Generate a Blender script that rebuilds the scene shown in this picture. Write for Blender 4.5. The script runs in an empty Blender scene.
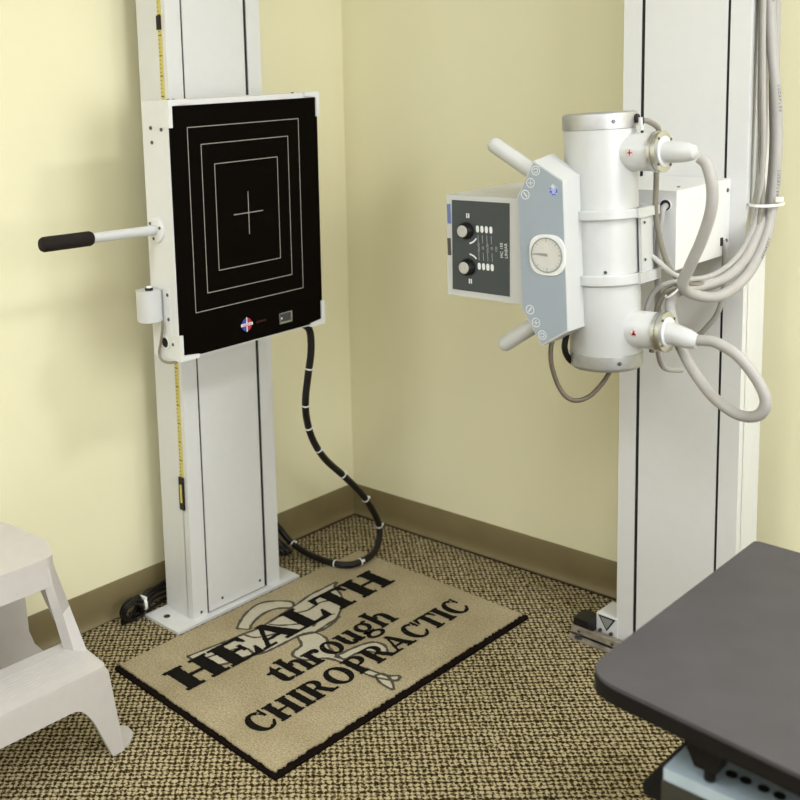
import bpy, bmesh, math, random
from mathutils import Vector, Matrix, Euler
random.seed(7)
S = bpy.context.scene
COL = S.collection
PI = math.pi

# ------------------------------------------------------------------ camera
cam_data = bpy.data.cameras.new('camera')
cam = bpy.data.objects.new('camera', cam_data); COL.objects.link(cam)
cam.matrix_world = Matrix.Translation((2.279, -2.463, 1.40)) @ (Matrix.Rotation(.8174, 4, 'Z') @ Matrix.Rotation(1.4281, 4, 'X') @ Matrix.Rotation(-.0350, 4, 'Z'))
cam_data.sensor_width = 36; cam_data.lens = 47.106
cam_data.shift_x = .15770; cam_data.shift_y = -.19569
cam_data.clip_start = .05
cam_data.dof.use_dof = True; cam_data.dof.focus_distance = 2.35; cam_data.dof.aperture_fstop = 4.0
S.camera = cam

# ------------------------------------------------------------------ world and exposure
W = bpy.data.worlds.new('world'); S.world = W; W.use_nodes = True
W.node_tree.nodes['Background'].inputs[0].default_value = (1, .97, .92, 1)
W.node_tree.nodes['Background'].inputs[1].default_value = .3
S.view_settings.view_transform = 'Standard'; S.view_settings.look = 'None'
S.view_settings.gamma = 1; S.view_settings.use_curve_mapping = False
S.view_settings.exposure = 1.20
LIGHTS = [  # x, y, width x, length y, power, colour : a key lamp, then two added fill lamps
    (2.60, -.50, .36, .36, 11, (.95, .975, 1)),
    (1.00, -2.90, .6, 1.2, 12.5, (.95, .975, 1)),  # added fill towards the back wall, no fixture known there
    (2.60, -2.60, .6, 1.2, 11, (.95, .975, 1)),  # added fill near the camera, out of view
]
FILL_WINDOW = (-1.9, -.8, 1.0, 2.1, 14, (.94, .975, 1))   # added fill light framed as a right-wall window, unseen: y0, y1, z0, z1, power, colour
CEIL = 2.5

# ------------------------------------------------------------------ materials
def srgb(r, g, b):
    f = lambda c: (c / 255 / 12.92) if c / 255 <= .04045 else ((c / 255 + .055) / 1.055) ** 2.4
    return (f(r), f(g), f(b), 1)
def nodes(name):
    m = bpy.data.materials.new(name); m.use_nodes = True
    return m, m.node_tree, m.node_tree.nodes['Principled BSDF']
def mat(name, col, rough=.5, metal=0, var=.04, scale=40, bump=0, bscale=200, spec=.5, coat=0):
    m, t, b = nodes(name)
    n = t.nodes; l = t.links
    tc = n.new('ShaderNodeTexCoord')
    no = n.new('ShaderNodeTexNoise'); no.inputs['Scale'].default_value = scale; no.inputs['Detail'].default_value = 3
    l.new(tc.outputs['Object'], no.inputs['Vector'])
    cr = n.new('ShaderNodeValToRGB')
    cr.color_ramp.elements[0].position = .3; cr.color_ramp.elements[1].position = .7
    cr.color_ramp.elements[0].color = tuple(c * (1 - var) for c in col[:3]) + (1,)
    cr.color_ramp.elements[1].color = tuple(min(1, c * (1 + var)) for c in col[:3]) + (1,)
    l.new(no.outputs['Fac'], cr.inputs['Fac']); l.new(cr.outputs['Color'], b.inputs['Base Color'])
    b.inputs['Roughness'].default_value = rough; b.inputs['Metallic'].default_value = metal
    b.inputs['Specular IOR Level'].default_value = spec
    if coat: b.inputs['Coat Weight'].default_value = coat; b.inputs['Coat Roughness'].default_value = .1
    if bump:
        n2 = n.new('ShaderNodeTexNoise'); n2.inputs['Scale'].default_value = bscale; n2.inputs['Detail'].default_value = 4
        l.new(tc.outputs['Object'], n2.inputs['Vector'])
        bp = n.new('ShaderNodeBump'); bp.inputs['Strength'].default_value = bump; bp.inputs['Distance'].default_value = .002
        l.new(n2.outputs['Fac'], bp.inputs['Height']); l.new(bp.outputs['Normal'], b.inputs['Normal'])
    return m
M = {}
M['wall'] = mat('yellow_wall_paint', (.83, .785, .545, 1), .75, var=.015, scale=3, bump=.08, bscale=150, spec=.25)
M['wall_pale'] = mat('off_white_bounce_paint', (.74, .74, .73, 1), .8)  # for the unseen walls, neutral tone chosen to cut yellow bounce
M['ceiling'] = mat('ceiling_paint', (.8, .8, .77, 1), .9)
M['baseboard'] = mat('olive_vinyl_base', (.19, .148, .068, 1), .45, var=.08, scale=8, bump=.1, bscale=60)
M['white'] = mat('white_powder_coat', (.69, .69, .685, 1), .42, var=.01, bump=.03, bscale=900)
M['head_white'] = mat('white_enamel', (.545, .55, .545, 1), .35, var=.01)
M['plastic'] = mat('stool_plastic', (.55, .52, .50, 1), .42, var=.02, bump=.05, bscale=300)
M['black_panel'] = mat('black_panel', (.0028, .0019, .0012, 1), .55, spec=.025)
M['black'] = mat('black_plastic', (.009, .007, .006, 1), .45, spec=.3)
M['black_foam'] = mat('black_foam_grip', (.018, .013, .012, 1), .8, bump=.2, bscale=600, spec=.15)
M['slot'] = mat('slot_black', (.006, .006, .006, 1), .7)
M['line'] = mat('line_print', (.33, .30, .27, 1), .6)
M['metal'] = mat('brushed_metal', (.47, .47, .475, 1), .5, .8, var=.04, scale=90)
M['steel'] = mat('steel', (.58, .58, .57, 1), .33, 1)
M['screw'] = mat('dark_screw', (.10, .10, .10, 1), .35, .8)
M['rail'] = mat('worn_rail_metal', (.33, .29, .24, 1), .45, .5, var=.35, scale=35)
M['cable'] = mat('grey_cable', (.37, .352, .335, 1), .45, var=.03)
M['cable_dark'] = mat('taupe_cable', (.21, .19, .15, 1), .5)
M['cable_pale'] = mat('pale_cable', (.50, .485, .455, 1), .45)
M['brown_cable'] = mat('brown_cable', (.10, .08, .055, 1), .5)
M['tie'] = mat('white_nylon', (.8, .79, .75, 1), .4)
M['bluegrey'] = mat('blue_grey_panel', (.315, .365, .425, 1), .45, var=.015)
M['darkgrey'] = mat('slate_panel', (.042, .052, .060, 1), .4, var=.03, scale=20)
M['slate'] = mat('dark_glass', (.05, .055, .055, 1), .2)
M['print_white'] = mat('white_print', (.78, .79, .80, 1), .5)
M['print_dim'] = mat('dim_print', (.36, .39, .41, 1), .5)
M['knob'] = mat('knob_silver', (.48, .47, .45, 1), .4, .25)
M['sticker_blue'] = mat('faded_blue_sticker', (.13, .17, .36, 1), .5)
M['blue'] = mat('blue_print', (.03, .06, .36, 1), .5)
M['pale_blue'] = mat('pale_blue_print', (.36, .44, .72, 1), .5)
M['red'] = mat('red_print', (.40, .02, .03, 1), .5)
M['dim_red'] = mat('dim_red_print', (.07, .006, .008, 1), .5)
M['dial'] = mat('dial_face', (.60, .59, .57, 1), .4)
M['dial_rim'] = mat('dial_rim', (.30, .31, .31, 1), .35, .3)
M['tape'] = mat('yellow_tape', (.62, .52, .13, 1), .4)
M['tri'] = mat('grey_sign', (.27, .28, .26, 1), .5)
M['table'] = mat('charcoal_laminate', (.072, .066, .070, 1), .55, spec=.25, var=.08, scale=14, bump=.05, bscale=500)
M['table_edge'] = mat('black_edge_trim', (.008, .007, .007, 1), .5, spec=.2)
M['device'] = mat('pale_blue_metal', (.46, .56, .63, 1), .35, .1)
M['rug_black'] = mat('rug_rubber', (.008, .0045, .0035, 1), .85, bump=.4, bscale=800, spec=.05)
M['rug_grey'] = mat('rug_grey_yarn', (.50, .46, .36, 1), .95, var=.12, scale=260, bump=.5, bscale=700, spec=.1)
M['rug_out'] = mat('rug_outline_yarn', (.085, .075, .055, 1), .95, var=.3, scale=300, spec=.1)
M['rug_text'] = mat('rug_black_yarn', (.0075, .006, .0045, 1), .95, var=.2, bump=.6, bscale=700, spec=.1)
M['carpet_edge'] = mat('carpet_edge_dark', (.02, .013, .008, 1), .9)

def rug_pile():
    m, t, b = nodes('rug_tan_pile'); n = t.nodes; l = t.links
    tc = n.new('ShaderNodeTexCoord')
    a = n.new('ShaderNodeTexNoise'); a.inputs['Scale'].default_value = 230; a.inputs['Detail'].default_value = 3
    c = n.new('ShaderNodeTexNoise'); c.inputs['Scale'].default_value = 5; c.inputs['Detail'].default_value = 4
    for x in (a, c): l.new(tc.outputs['Object'], x.inputs['Vector'])
    r1 = n.new('ShaderNodeValToRGB'); r1.color_ramp.elements[0].color = (.26, .21, .120, 1); r1.color_ramp.elements[1].color = (.52, .445, .30, 1)
    r1.color_ramp.elements[0].position = .28; r1.color_ramp.elements[1].position = .68
    r2 = n.new('ShaderNodeValToRGB'); r2.color_ramp.elements[0].color = (.80, .78, .72, 1); r2.color_ramp.elements[1].color = (1, 1, 1, 1)
    r2.color_ramp.elements[0].position = .3; r2.color_ramp.elements[1].position = .62
    l.new(a.outputs['Fac'], r1.inputs['Fac']); l.new(c.outputs['Fac'], r2.inputs['Fac'])
    mx = n.new('ShaderNodeMix'); mx.data_type = 'RGBA'; mx.blend_type = 'MULTIPLY'; mx.inputs[0].default_value = 1
    l.new(r1.outputs['Color'], mx.inputs[6]); l.new(r2.outputs['Color'], mx.inputs[7]); l.new(mx.outputs[2], b.inputs['Base Color'])
    bp = n.new('ShaderNodeBump'); bp.inputs['Strength'].default_value = .6; bp.inputs['Distance'].default_value = .003
    l.new(a.outputs['Fac'], bp.inputs['Height']); l.new(bp.outputs['Normal'], b.inputs['Normal'])
    b.inputs['Roughness'].default_value = .95; b.inputs['Specular IOR Level'].default_value = .1
    return m
M['rug'] = rug_pile()

def carpet():
    m, t, b = nodes('woven_loop_carpet'); n = t.nodes; l = t.links
    def math_(op, a, bb=None):
        x = n.new('ShaderNodeMath'); x.operation = op
        for i, v in enumerate((a, bb)):
            if v is None: continue
            if isinstance(v, (int, float)): x.inputs[i].default_value = v
            else: l.new(v, x.inputs[i])
        return x.outputs[0]
    tc = n.new('ShaderNodeTexCoord')
    no = n.new('ShaderNodeTexNoise'); no.inputs['Scale'].default_value = 95; no.inputs['Detail'].default_value = 1
    l.new(tc.outputs['Object'], no.inputs['Vector'])
    vm = n.new('ShaderNodeVectorMath'); vm.operation = 'MULTIPLY_ADD'
    l.new(no.outputs['Color'], vm.inputs[0]); vm.inputs[1].default_value = (.0145, .0145, 0); l.new(tc.outputs['Object'], vm.inputs[2])
    sp = n.new('ShaderNodeSeparateXYZ'); l.new(vm.outputs[0], sp.inputs[0])
    k = 2 * PI / CARPET_P
    sx = math_('SINE', math_('MULTIPLY', sp.outputs[0], k)); sy = math_('SINE', math_('MULTIPLY', sp.outputs[1], k))
    ch = math_('MULTIPLY', sx, sy)
    dg = math_('SINE', math_('MULTIPLY', math_('ADD', sp.outputs[0], math_('MULTIPLY', sp.outputs[1], -1.0)), k * .5))
    h = math_('ADD', math_('MULTIPLY', ch, .80), math_('MULTIPLY', dg, .16))
    n2 = n.new('ShaderNodeTexNoise'); n2.inputs['Scale'].default_value = 260; n2.inputs['Detail'].default_value = 2
    l.new(tc.outputs['Object'], n2.inputs['Vector'])
    h = math_('ADD', h, math_('MULTIPLY', math_('SUBTRACT', n2.outputs['Fac'], .5), 2.0))
    hh = math_('ADD', math_('MULTIPLY', h, .5), .5)
    r = n.new('ShaderNodeValToRGB'); e = r.color_ramp.elements
    e[0].position = .27; e[0].color = (.022, .014, .003, 1); e[1].position = .72; e[1].color = (.50, .42, .26, 1)
    x = e.new(.47); x.color = (.145, .110, .050, 1)
    l.new(hh, r.inputs['Fac']); l.new(r.outputs['Color'], b.inputs['Base Color'])
    bp = n.new('ShaderNodeBump'); bp.inputs['Strength'].default_value = .7; bp.inputs['Distance'].default_value = .004
    l.new(hh, bp.inputs['Height']); l.new(bp.outputs['Normal'], b.inputs['Normal'])
    b.inputs['Roughness'].default_value = .95; b.inputs['Specular IOR Level'].default_value = .1
    return m
CARPET_P = .0180
M['carpet'] = carpet()

# ------------------------------------------------------------------ mesh helpers
def basis(d):
    d = Vector(d).normalized()
    a = Vector((0, 0, 1)) if abs(d.z) < .9 else Vector((1, 0, 0))
    u = d.cross(a).normalized()
    return u, u.cross(d).normalized(), d
def spline(pts, n=8):
    P = [Vector(p) for p in pts]; out = []
    for i in range(len(P) - 1):
        p0 = P[max(i - 1, 0)]; p1 = P[i]; p2 = P[i + 1]; p3 = P[min(i + 2, len(P) - 1)]
        for k in range(n):
            t = k / n
            out.append(.5 * ((2 * p1) + (p2 - p0) * t + (2 * p0 - 5 * p1 + 4 * p2 - p3) * t * t + (3 * p1 - p0 - 3 * p2 + p3) * t ** 3))
    out.append(P[-1]); return out
def rounded(pts, r, n=5):
    """2D polygon with rounded corners"""
    out = []; N = len(pts)
    for i in range(N):
        p = Vector(pts[i]); a = Vector(pts[i - 1]) - p; b = Vector(pts[(i + 1) % N]) - p
        rr = r[i] if isinstance(r, (list, tuple)) else r
        if rr <= 0: out.append(tuple(p)); continue
        d = min(rr, a.length * .49, b.length * .49)
        s = p + a.normalized() * d; e = p + b.normalized() * d
        for k in range(n + 1):
            t = k / n
            q = s * (1 - t) ** 2 + p * 2 * t * (1 - t) + e * t * t
            out.append((q.x, q.y))
    return out
class MB:
    def __init__(s): s.bm = bmesh.new()
    def _bevel(s, fs, w, seg):
        es = {e for f in fs for e in f.edges if len(e.link_faces) == 2 and e.calc_face_angle(0) > .5}
        if w > 0: bmesh.ops.bevel(s.bm, geom=list(es), offset=w, segments=seg, profile=.5, affect='EDGES', clamp_overlap=True)
    def box(s, x0, x1, y0, y1, z0, z1, bev=.002, seg=2):
        vs = [s.bm.verts.new((x, y, z)) for x in (x0, x1) for y in (y0, y1) for z in (z0, z1)]
        fs = [s.bm.faces.new([vs[i] for i in q]) for q in ((0, 1, 3, 2), (4, 6, 7, 5), (0, 4, 5, 1), (2, 3, 7, 6), (0, 2, 6, 4), (1, 5, 7, 3))]
        s._bevel(fs, bev, seg); return s
    def loft(s, rings, bev=0, seg=2, cap=True):
        V = [[s.bm.verts.new(p) for p in r] for r in rings]; n = len(V[0]); fs = []
        for a, b in zip(V, V[1:]):
            for i in range(n): fs.append(s.bm.faces.new((a[i], a[(i + 1) % n], b[(i + 1) % n], b[i])))
        if cap: fs.append(s.bm.faces.new(V[0][::-1])); fs.append(s.bm.faces.new(V[-1]))
        s._bevel(fs, bev, seg); return s
    def prism(s, poly, axis, a, b, bev=0, seg=2):
        """2D polygon extruded along an axis; axis y: poly is (x,z), axis x: (y,z), axis z: (x,y)"""
        f = {'x': lambda p, t: (t, p[0], p[1]), 'y': lambda p, t: (p[0], t, p[1]), 'z': lambda p, t: (p[0], p[1], t)}[axis]
        return s.loft([[f(p, a) for p in poly], [f(p, b) for p in poly]], bev, seg)
    def lathe(s, prof, o, d, seg=32, cap=True):
        u, v, w = basis(d); o = Vector(o)
        return s.loft([[o + w * h + (u * math.cos(2 * PI * i / seg) + v * math.sin(2 * PI * i / seg)) * max(r, 1e-4) for i in range(seg)] for r, h in prof], cap=cap)
    def cyl(s, p0, p1, r0, r1=None, seg=24, rnd=0):
        r1 = r0 if r1 is None else r1; d = Vector(p1) - Vector(p0); L = d.length
        if rnd:
            pr = [(r0 - rnd, 0), (r0 - rnd * .3, rnd * .3), (r0, rnd), (r1, L - rnd), (r1 - rnd * .3, L - rnd * .3), (r1 - rnd, L)]
        else: pr = [(r0, 0), (r1, L)]
        return s.lathe(pr, p0, d, seg)
    def tube(s, pts, r, seg=12, n=8, smooth=True):
        P = spline(pts, n) if smooth else [Vector(p) for p in pts]
        t0 = (P[1] - P[0]).normalized(); u, v, _ = basis(t0); rings = []
        for i, p in enumerate(P):
            t = (P[min(i + 1, len(P) - 1)] - P[max(i - 1, 0)]).normalized()
            u = (u - t * u.dot(t)).normalized(); v = t.cross(u)
            rings.append([p + (u * math.cos(2 * PI * k / seg) + v * math.sin(2 * PI * k / seg)) * r for k in range(seg)])
        return s.loft(rings)
    def flat(s, pts):
        try: s.bm.faces.new([s.bm.verts.new(p) for p in pts])
        except ValueError: pass
        return s
    def mesh_text(s, body, size, mtx, align='CENTER'):
        cu = bpy.data.curves.new('lettering', 'FONT'); cu.body = body; cu.size = size; cu.align_x = align; cu.align_y = 'CENTER'; cu.extrude = .0002; cu.resolution_u = 3
        o = bpy.data.objects.new('lettering_source', cu); COL.objects.link(o)
        me = bpy.data.meshes.new_from_object(o.evaluated_get(bpy.context.evaluated_depsgraph_get()))
        me.transform(mtx); s.bm.from_mesh(me)
        bpy.data.meshes.remove(me); bpy.data.objects.remove(o); bpy.data.curves.remove(cu); return s
    def build(s, name, m, parent=None, local=False, ang=35):
        bmesh.ops.recalc_face_normals(s.bm, faces=s.bm.faces)
        me = bpy.data.meshes.new(name); s.bm.to_mesh(me); s.bm.free()
        me.materials.append(M[m] if isinstance(m, str) else m)
        for p in me.polygons: p.use_smooth = True
        me.set_sharp_from_angle(angle=math.radians(ang))
        o = bpy.data.objects.new(name, me); COL.objects.link(o)
        if parent:
            o.parent = parent
            if not local:
                mw = Matrix(); q = parent
                while q: mw = q.matrix_basis @ mw; q = q.parent
                me.transform(mw.inverted())
        return o
def thing(name, label, cat, loc, rot=(0, 0, 0), group=None):
    o = bpy.data.objects.new(name, None); COL.objects.link(o); o.empty_display_size = .05
    o.location = loc; o.rotation_euler = rot
    return tag(o, label, cat, group)
def tag(o, label, cat, group=None):
    o['label'] = label; o['category'] = cat
    if group: o['group'] = group
    return o
def struct(o): o['kind'] = 'structure'; return o
def screw(name, parent, p, d, r=.0035, h=.002, m='screw', local=True):
    mb = MB(); mb.lathe([(r, 0), (r, h * .6), (r * .7, h)], p, d, 12); return mb.build(name, m, parent, local)

# ------------------------------------------------------------------ the room
wb = lambda x: .045 * x          # the back wall stands a touch off square
RX, FY = 3.5, -3.7
mb = MB(); mb.box(-.1, RX + .1, FY - .1, .35, -.08, 0, 0); struct(mb.build('floor', 'carpet'))
mb = MB(); mb.box(-.1, RX + .1, FY - .1, .35, CEIL, CEIL + .08, 0); struct(mb.build('ceiling', 'ceiling'))
mb = MB(); mb.box(-.1, 0, FY - .1, .1, 0, CEIL, 0); struct(mb.build('wall_left', 'wall'))
mb = MB(); mb.prism([(0, 0), (RX + .1, wb(RX + .1)), (RX + .1, wb(RX) + .1), (0, .1)], 'z', 0, CEIL); struct(mb.build('wall_back', 'wall'))
mb = MB(); mb.box(RX, RX + .1, FY - .1, .3, 0, CEIL, 0); struct(mb.build('wall_right', 'wall_pale'))
mb = MB(); mb.box(0, RX, FY - .1, FY, 0, CEIL, 0); struct(mb.build('wall_front', 'wall_pale'))
# cove base: (distance off the wall, height)
cove = [(0, .002), (.0135, .002), (.014, .0045), (.010, .009), (.007, .016), (.005, .026), (.004, .04), (.004, .099), (.002, .103), (0, .103)]
mb = MB(); mb.loft([[(d, FY, z) for d, z in cove], [(d, wb(d) - d * .0, z) for d, z in cove]]); struct(mb.build('baseboard_left', 'baseboard'))
mb = MB(); mb.loft([[(d * .0, -d, z) for d, z in cove], [(RX, wb(RX) - d, z) for d, z in cove]]); struct(mb.build('baseboard_back', 'baseboard'))
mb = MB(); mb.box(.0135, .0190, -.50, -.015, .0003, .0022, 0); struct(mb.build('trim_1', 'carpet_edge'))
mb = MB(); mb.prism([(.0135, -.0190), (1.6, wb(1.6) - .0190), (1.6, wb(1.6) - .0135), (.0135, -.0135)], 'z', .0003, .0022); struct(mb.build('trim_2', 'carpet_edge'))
for i, (x, y, wx, wy, pw, c) in enumerate(LIGHTS):
    t = thing('key_and_fill_light', ['small square ceiling light near the back wall beyond the right column', 'added fill light panel by the left wall near the front wall, out of view', 'added fill light panel in the middle of the room, out of view'][i], 'ceiling light', (x, y, CEIL - .03))  # both long panels are added for fill and stay out of view
    mb = MB(); hx, hy = wx / 2, wy / 2
    for a in ((-hx - .03, -hx, -hy - .03, hy + .03), (hx, hx + .03, -hy - .03, hy + .03), (-hx, hx, -hy - .03, -hy), (-hx, hx, hy, hy + .03)): mb.box(*a, 0, .03, .002)
    mb.build('frame', 'white', t, True)
    mb = MB(); mb.box(-hx, hx, -hy, hy, .012, .02, 0); d = mb.build('diffuser', 'white', t, True)
    ld = bpy.data.lights.new('key_and_fill_lamp', 'AREA'); ld.shape = 'RECTANGLE'; ld.size = wx; ld.size_y = wy; ld.energy = pw; ld.color = c
    lo = bpy.data.objects.new('key_and_fill_lamp', ld); COL.objects.link(lo); lo.parent = t; lo.location = (0, 0, .008)

y0, y1, z0, z1, pw, c = FILL_WINDOW
mb = MB()
for a in ((y0 - .06, y0, z0 - .06, z1 + .06), (y1, y1 + .06, z0 - .06, z1 + .06), (y0, y1, z0 - .06, z0), (y0, y1, z1, z1 + .06), ((y0 + y1) / 2 - .02, (y0 + y1) / 2 + .02, z0, z1)): mb.box(RX - .03, RX, *a, .003)
wi = struct(mb.build('fill_window_1', 'white'))  # frame made up around the added fill light, solid wall behind
ld = bpy.data.lights.new('window_fill', 'AREA'); ld.shape = 'RECTANGLE'; ld.size = z1 - z0; ld.size_y = y1 - y0; ld.energy = pw; ld.color = c
lo = bpy.data.objects.new('window_fill', ld); COL.objects.link(lo); lo.location = (RX - .035, (y0 + y1) / 2, (z0 + z1) / 2); lo.rotation_euler = (0, math.radians(90), 0)

# ------------------------------------------------------------------ left: wall stand column
YL, YR, XF, XB = -.842, -.524, .186, .070
st = thing('wall_stand', 'white steel column with two dark slots bolted to the floor under the black panel', 'x-ray wall stand', (.13, -.683, 0))
mb = MB(); mb.box(.062, .206, -.912, -.463, .0005, .0085, .001); bp_ = mb.build('base_plate', 'white', st)
for y in (-.878, -.495): mb = MB(); mb.cyl((.115, y, .008), (.115, y, .0098), .009, seg=16); mb.build('bolt_hole', 'screw', bp_)
TOP = 2.46
mb = MB(); mb.box(XB, XF - .022, YL, YR, .0085, TOP, .002)
mb.box(XF - .024, XF, YL, -.7935, .0085, TOP, .0025); mb.box(XF - .024, XF, -.5715, YR, .0085, TOP, .0025)
cb = mb.build('column', 'white', st)
mb = MB(); mb.box(XF - .0235, XF - .003, -.7933, -.5717, .0095, TOP, 0); mb.build('slot', 'slot', st)
mb = MB(); mb.box(XF - .02, XF, -.7875, -.5825, .012, TOP, .0015); mb.build('front_cover', 'white', st)
for y, z in ((-.74, .035), (-.60, .035), (-.815, .022)): screw('screw', cb, (XF, y, z), (1, 0, 0), .004, local=False)
# tape measure down the left side
mb = MB(); mb.box(.158, .172, YL - .0016, YL - .0002, .33, 2.3, 0); tp = mb.build('measuring_tape', 'tape', st)
mb = MB(); z = .40; k = 0
while z < 2.2:
    w = .006 if k % 5 else .011
    if k % 5 == 0: mb.box(.1595, .1595 + w, YL - .0021, YL - .0015, z, z + .0025, 0)
    else: mb.box(.1595, .1595 + w, YL - .0021, YL - .0015, z, z + .0012, 0)
    z += .01; k += 1
mb.build('tape_marks', 'slot', tp)
mb = MB(); mb.box(.156, .174, YL - .006, YL - .001, .315, .405, .001); mb.build('tape_clip', 'black', tp)
mb = MB(); mb.box(.158, .172, YL - .006, YL - .001, 1.565, 1.60, .001); mb.build('tape_clip', 'black', tp)
mb = MB(); mb.box(.161, .169, YL - .0066, YL - .0058, .335, .385, 0); mb.build('clip_window', 'tape', tp)

# ------------------------------------------------------------------ black imaging panel on the stand
PR = math.radians(.9)
PC = Vector((.41, -.7805, 1.0975))
pn = thing('image_receptor', 'black square imaging panel with white frame and printed target lines on the left column', 'x-ray panel', (.31, -.7805, 1.0975), (PR, math.radians(1.0), 0))
hw, hh = .2388, .2985
px = lambda d: .10 + d          # local x of the front face
mb = MB(); mb.box(.003, .097, -hw, hw, -hh, hh, .003); fr = mb.build('frame', 'white', pn, True)
mb = MB(); mb.box(.09, .100, -hw + .003, hw - .003, -hh + .004, hh - .012, .0015); fp = mb.build('front_panel', 'black_panel', pn, True)
mb = MB()
def rect_line(mb, cy, cz, w, h, t=.0009, x=.1001):
    y0, y1, z0, z1 = cy - w / 2, cy + w / 2, cz - h / 2, cz + h / 2
    for a in ((y0, y1, z0, z0 + 2 * t), (y0, y1, z1 - 2 * t, z1), (y0, y0 + 2 * t, z0, z1), (y1 - 2 * t, y1, z0, z1)):
        mb.box(x, x + .0003, a[0], a[1], a[2], a[3], 0)
LC, LZ = -.009, .0215
rect_line(mb, LC, LZ, .3556, .4318); rect_line(mb, LC, LZ, .2794, .3556 * .985); rect_line(mb, LC, LZ, .2032, .254)
for a in ((LC - .0475, LC + .0475, LZ - .001, LZ + .001), (LC - .001, LC + .001, LZ - .052, LZ + .052)): mb.box(.1001, .1004, *a, 0)
mb.build('target_lines', 'line', fp, True)
# corner brackets
for sy, sz in ((-1, 1), (1, 1), (1, -1), (-1, -1)):
    mb = MB(); t = .012; L = .052
    L1 = L if sy < 0 else .045
    P = [(sy * (hw + .002), sz * (hh + .002)), (sy * (hw + .002 - L1 - .006), sz * (hh + .002)), (sy * (hw + .002 - L1 - .006), sz * (hh + .002 - t + .003)), (sy * (hw - t + .003), sz * (hh - t)), (sy * (hw - t + .003), sz * (hh - L - .008)), (sy * (hw + .002), sz * (hh - L - .008))]
    mb.prism(P, 'x', .074, .1045, .0015); mb.build('corner_bracket', 'white', pn, True)
# maker's mark: blue and red roundel with a white cross, a small sensor window
RY, RZ_ = -.029, -.252
mb = MB(); mb.prism([(RY + .0165 * math.cos(a), RZ_ + .0165 * math.sin(a)) for a in [PI / 2 + PI * i / 14 for i in range(15)]], 'x', .1001, .1004); mb.build('emblem_half', 'blue', fp, True)
mb = MB(); mb.prism([(RY + .0165 * math.cos(a), RZ_ + .0165 * math.sin(a)) for a in [-PI / 2 + PI * i / 14 for i in range(15)]], 'x', .1001, .1004); mb.build('emblem_half', 'red', fp, True)
TX = lambda x, y, z: Matrix(((0, 0, 1, x), (1, 0, 0, y), (0, 1, 0, z), (0, 0, 0, 1)))   # text on a face looking along +x
mb = MB(); mb.box(.1004, .1006, RY - .0016, RY + .0016, RZ_ - .018, RZ_ + .018, 0); mb.box(.1004, .1006, RY - .019, RY + .019, RZ_ - .0035, RZ_ + .0035, 0)
mb.build('emblem_cross', 'print_white', fp, True)
mb = MB(); mb.mesh_text('micro', .0125, TX(.1008, RY, RZ_)); mb.build('emblem_word', 'red', fp, True)
mb = MB(); mb.mesh_text('systems', .0105, TX(.1006, RY + .047, RZ_ + .0005)); mb.build('emblem_word', 'dim_red', fp, True)
mb = MB(); y0, y1, z0, z1 = .080, .125, -.273, -.245
for a in ((y0, y1, z0, z0 + .005), (y0, y1, z1 - .0025, z1), (y0, y0 + .0025, z0, z1), (y1 - .005, y1, z0, z1)): mb.box(.099, .1015, *a, .0008)
wn = mb.build('sensor_window', 'steel', pn, True)
mb = MB(); mb.box(.0985, .1004, y0 + .002, y1 - .002, z0 + .002, z1 - .002, 0); mb.build('pane', 'slate', wn, True)
mb = MB(); mb.cyl((.1005, y0 + .008, z0 + .014), (.1012, y0 + .008, z0 + .014), .0025, seg=12); mb.build('indicator', 'print_white', wn, True)
# screws on the left side, on the top
for x, z in ((.035, .238), (.074, .235), (.037, .205), (.028, -.145), (.066, -.146), (.066, -.204), (.078, -.262)): screw('screw', fr, (x, -hw, z), (0, -1, 0), .0045, .003)
for x, y in ((.06, -.205), (.06, -.19), (.07, .18)): screw('screw', fr, (x, y, hh), (0, 0, 1), .004, .003)
mb = MB(); mb.box(.018, .074, -hw - .0015, -hw, -.25, -.132, .0005); sw_pl = mb.build('side_plate', 'white', fr, True)
# handle
HP = Vector((.036, -hw, .004))
mb = MB(); mb.lathe([(.030, 0), (.030, .004), (.027, .006), (.013, .0065)], HP, (0, -1, 0), 32); ro = mb.build('handle_flange', 'white', pn, True)
for k in range(3):
    a = .3 + k * 2 * PI / 3
    screw('screw', ro, HP + Vector((.021 * math.cos(a), -.005, .021 * math.sin(a))), (0, -1, 0), .0038, .003)
E1 = HP + Vector((.004, -.308, .008))
mb = MB(); mb.cyl(HP, HP.lerp(E1, .62), .0115, seg=24); hd = mb.build('handle', 'head_white', pn, True)
mb = MB(); mb.cyl(HP.lerp(E1, .575), E1, .0165, seg=24, rnd=.008); mb.build('grip', 'black_foam', hd, True)
# hand switch clipped at the lower left
mb = MB(); mb.prism(rounded([(.004, -.288), (.004, -.248), (.050, -.240), (.056, -.262), (.050, -.286), (.028, -.294)], .011), 'z', -.208, -.134, .004); hs = mb.build('hand_switch', 'head_white', pn, True)
mb = MB(); mb.cyl((.034, -.268, -.135), (.034, -.268, -.128), .0095, seg=20, rnd=.002); mb.build('button', 'black', hs, True)
mb = MB(); mb.cyl((.034, -.268, -.1285), (.034, -.268, -.1245), .007, seg=20, rnd=.001); mb.build('button_cap', 'print_white', hs, True)
mb = MB(); mb.tube([(.056, -.25, -.207), (.052, -.249, -.228), (.040, -.247, -.262), (.032, -.247, -.288), (.04, -.247, -.304), (.062, -.245, -.307), (.085, -.238, -.303)], .0032, 10); mb.build('switch_cord', 'cable_dark', hs, True)
mb = MB(); mb.lathe([(.017, 0), (.017, .003), (.0125, .003), (.0125, .0008)], (.048, -hw, -.262), (0, -1, 0), 24); lk = mb.build('side_port', 'white', fr, True)
mb = MB(); mb.cyl((.048, -hw, -.262), (.048, -hw - .0012, -.262), .0124, seg=20); mb.build('port_hole', 'black', lk, True)
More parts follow.
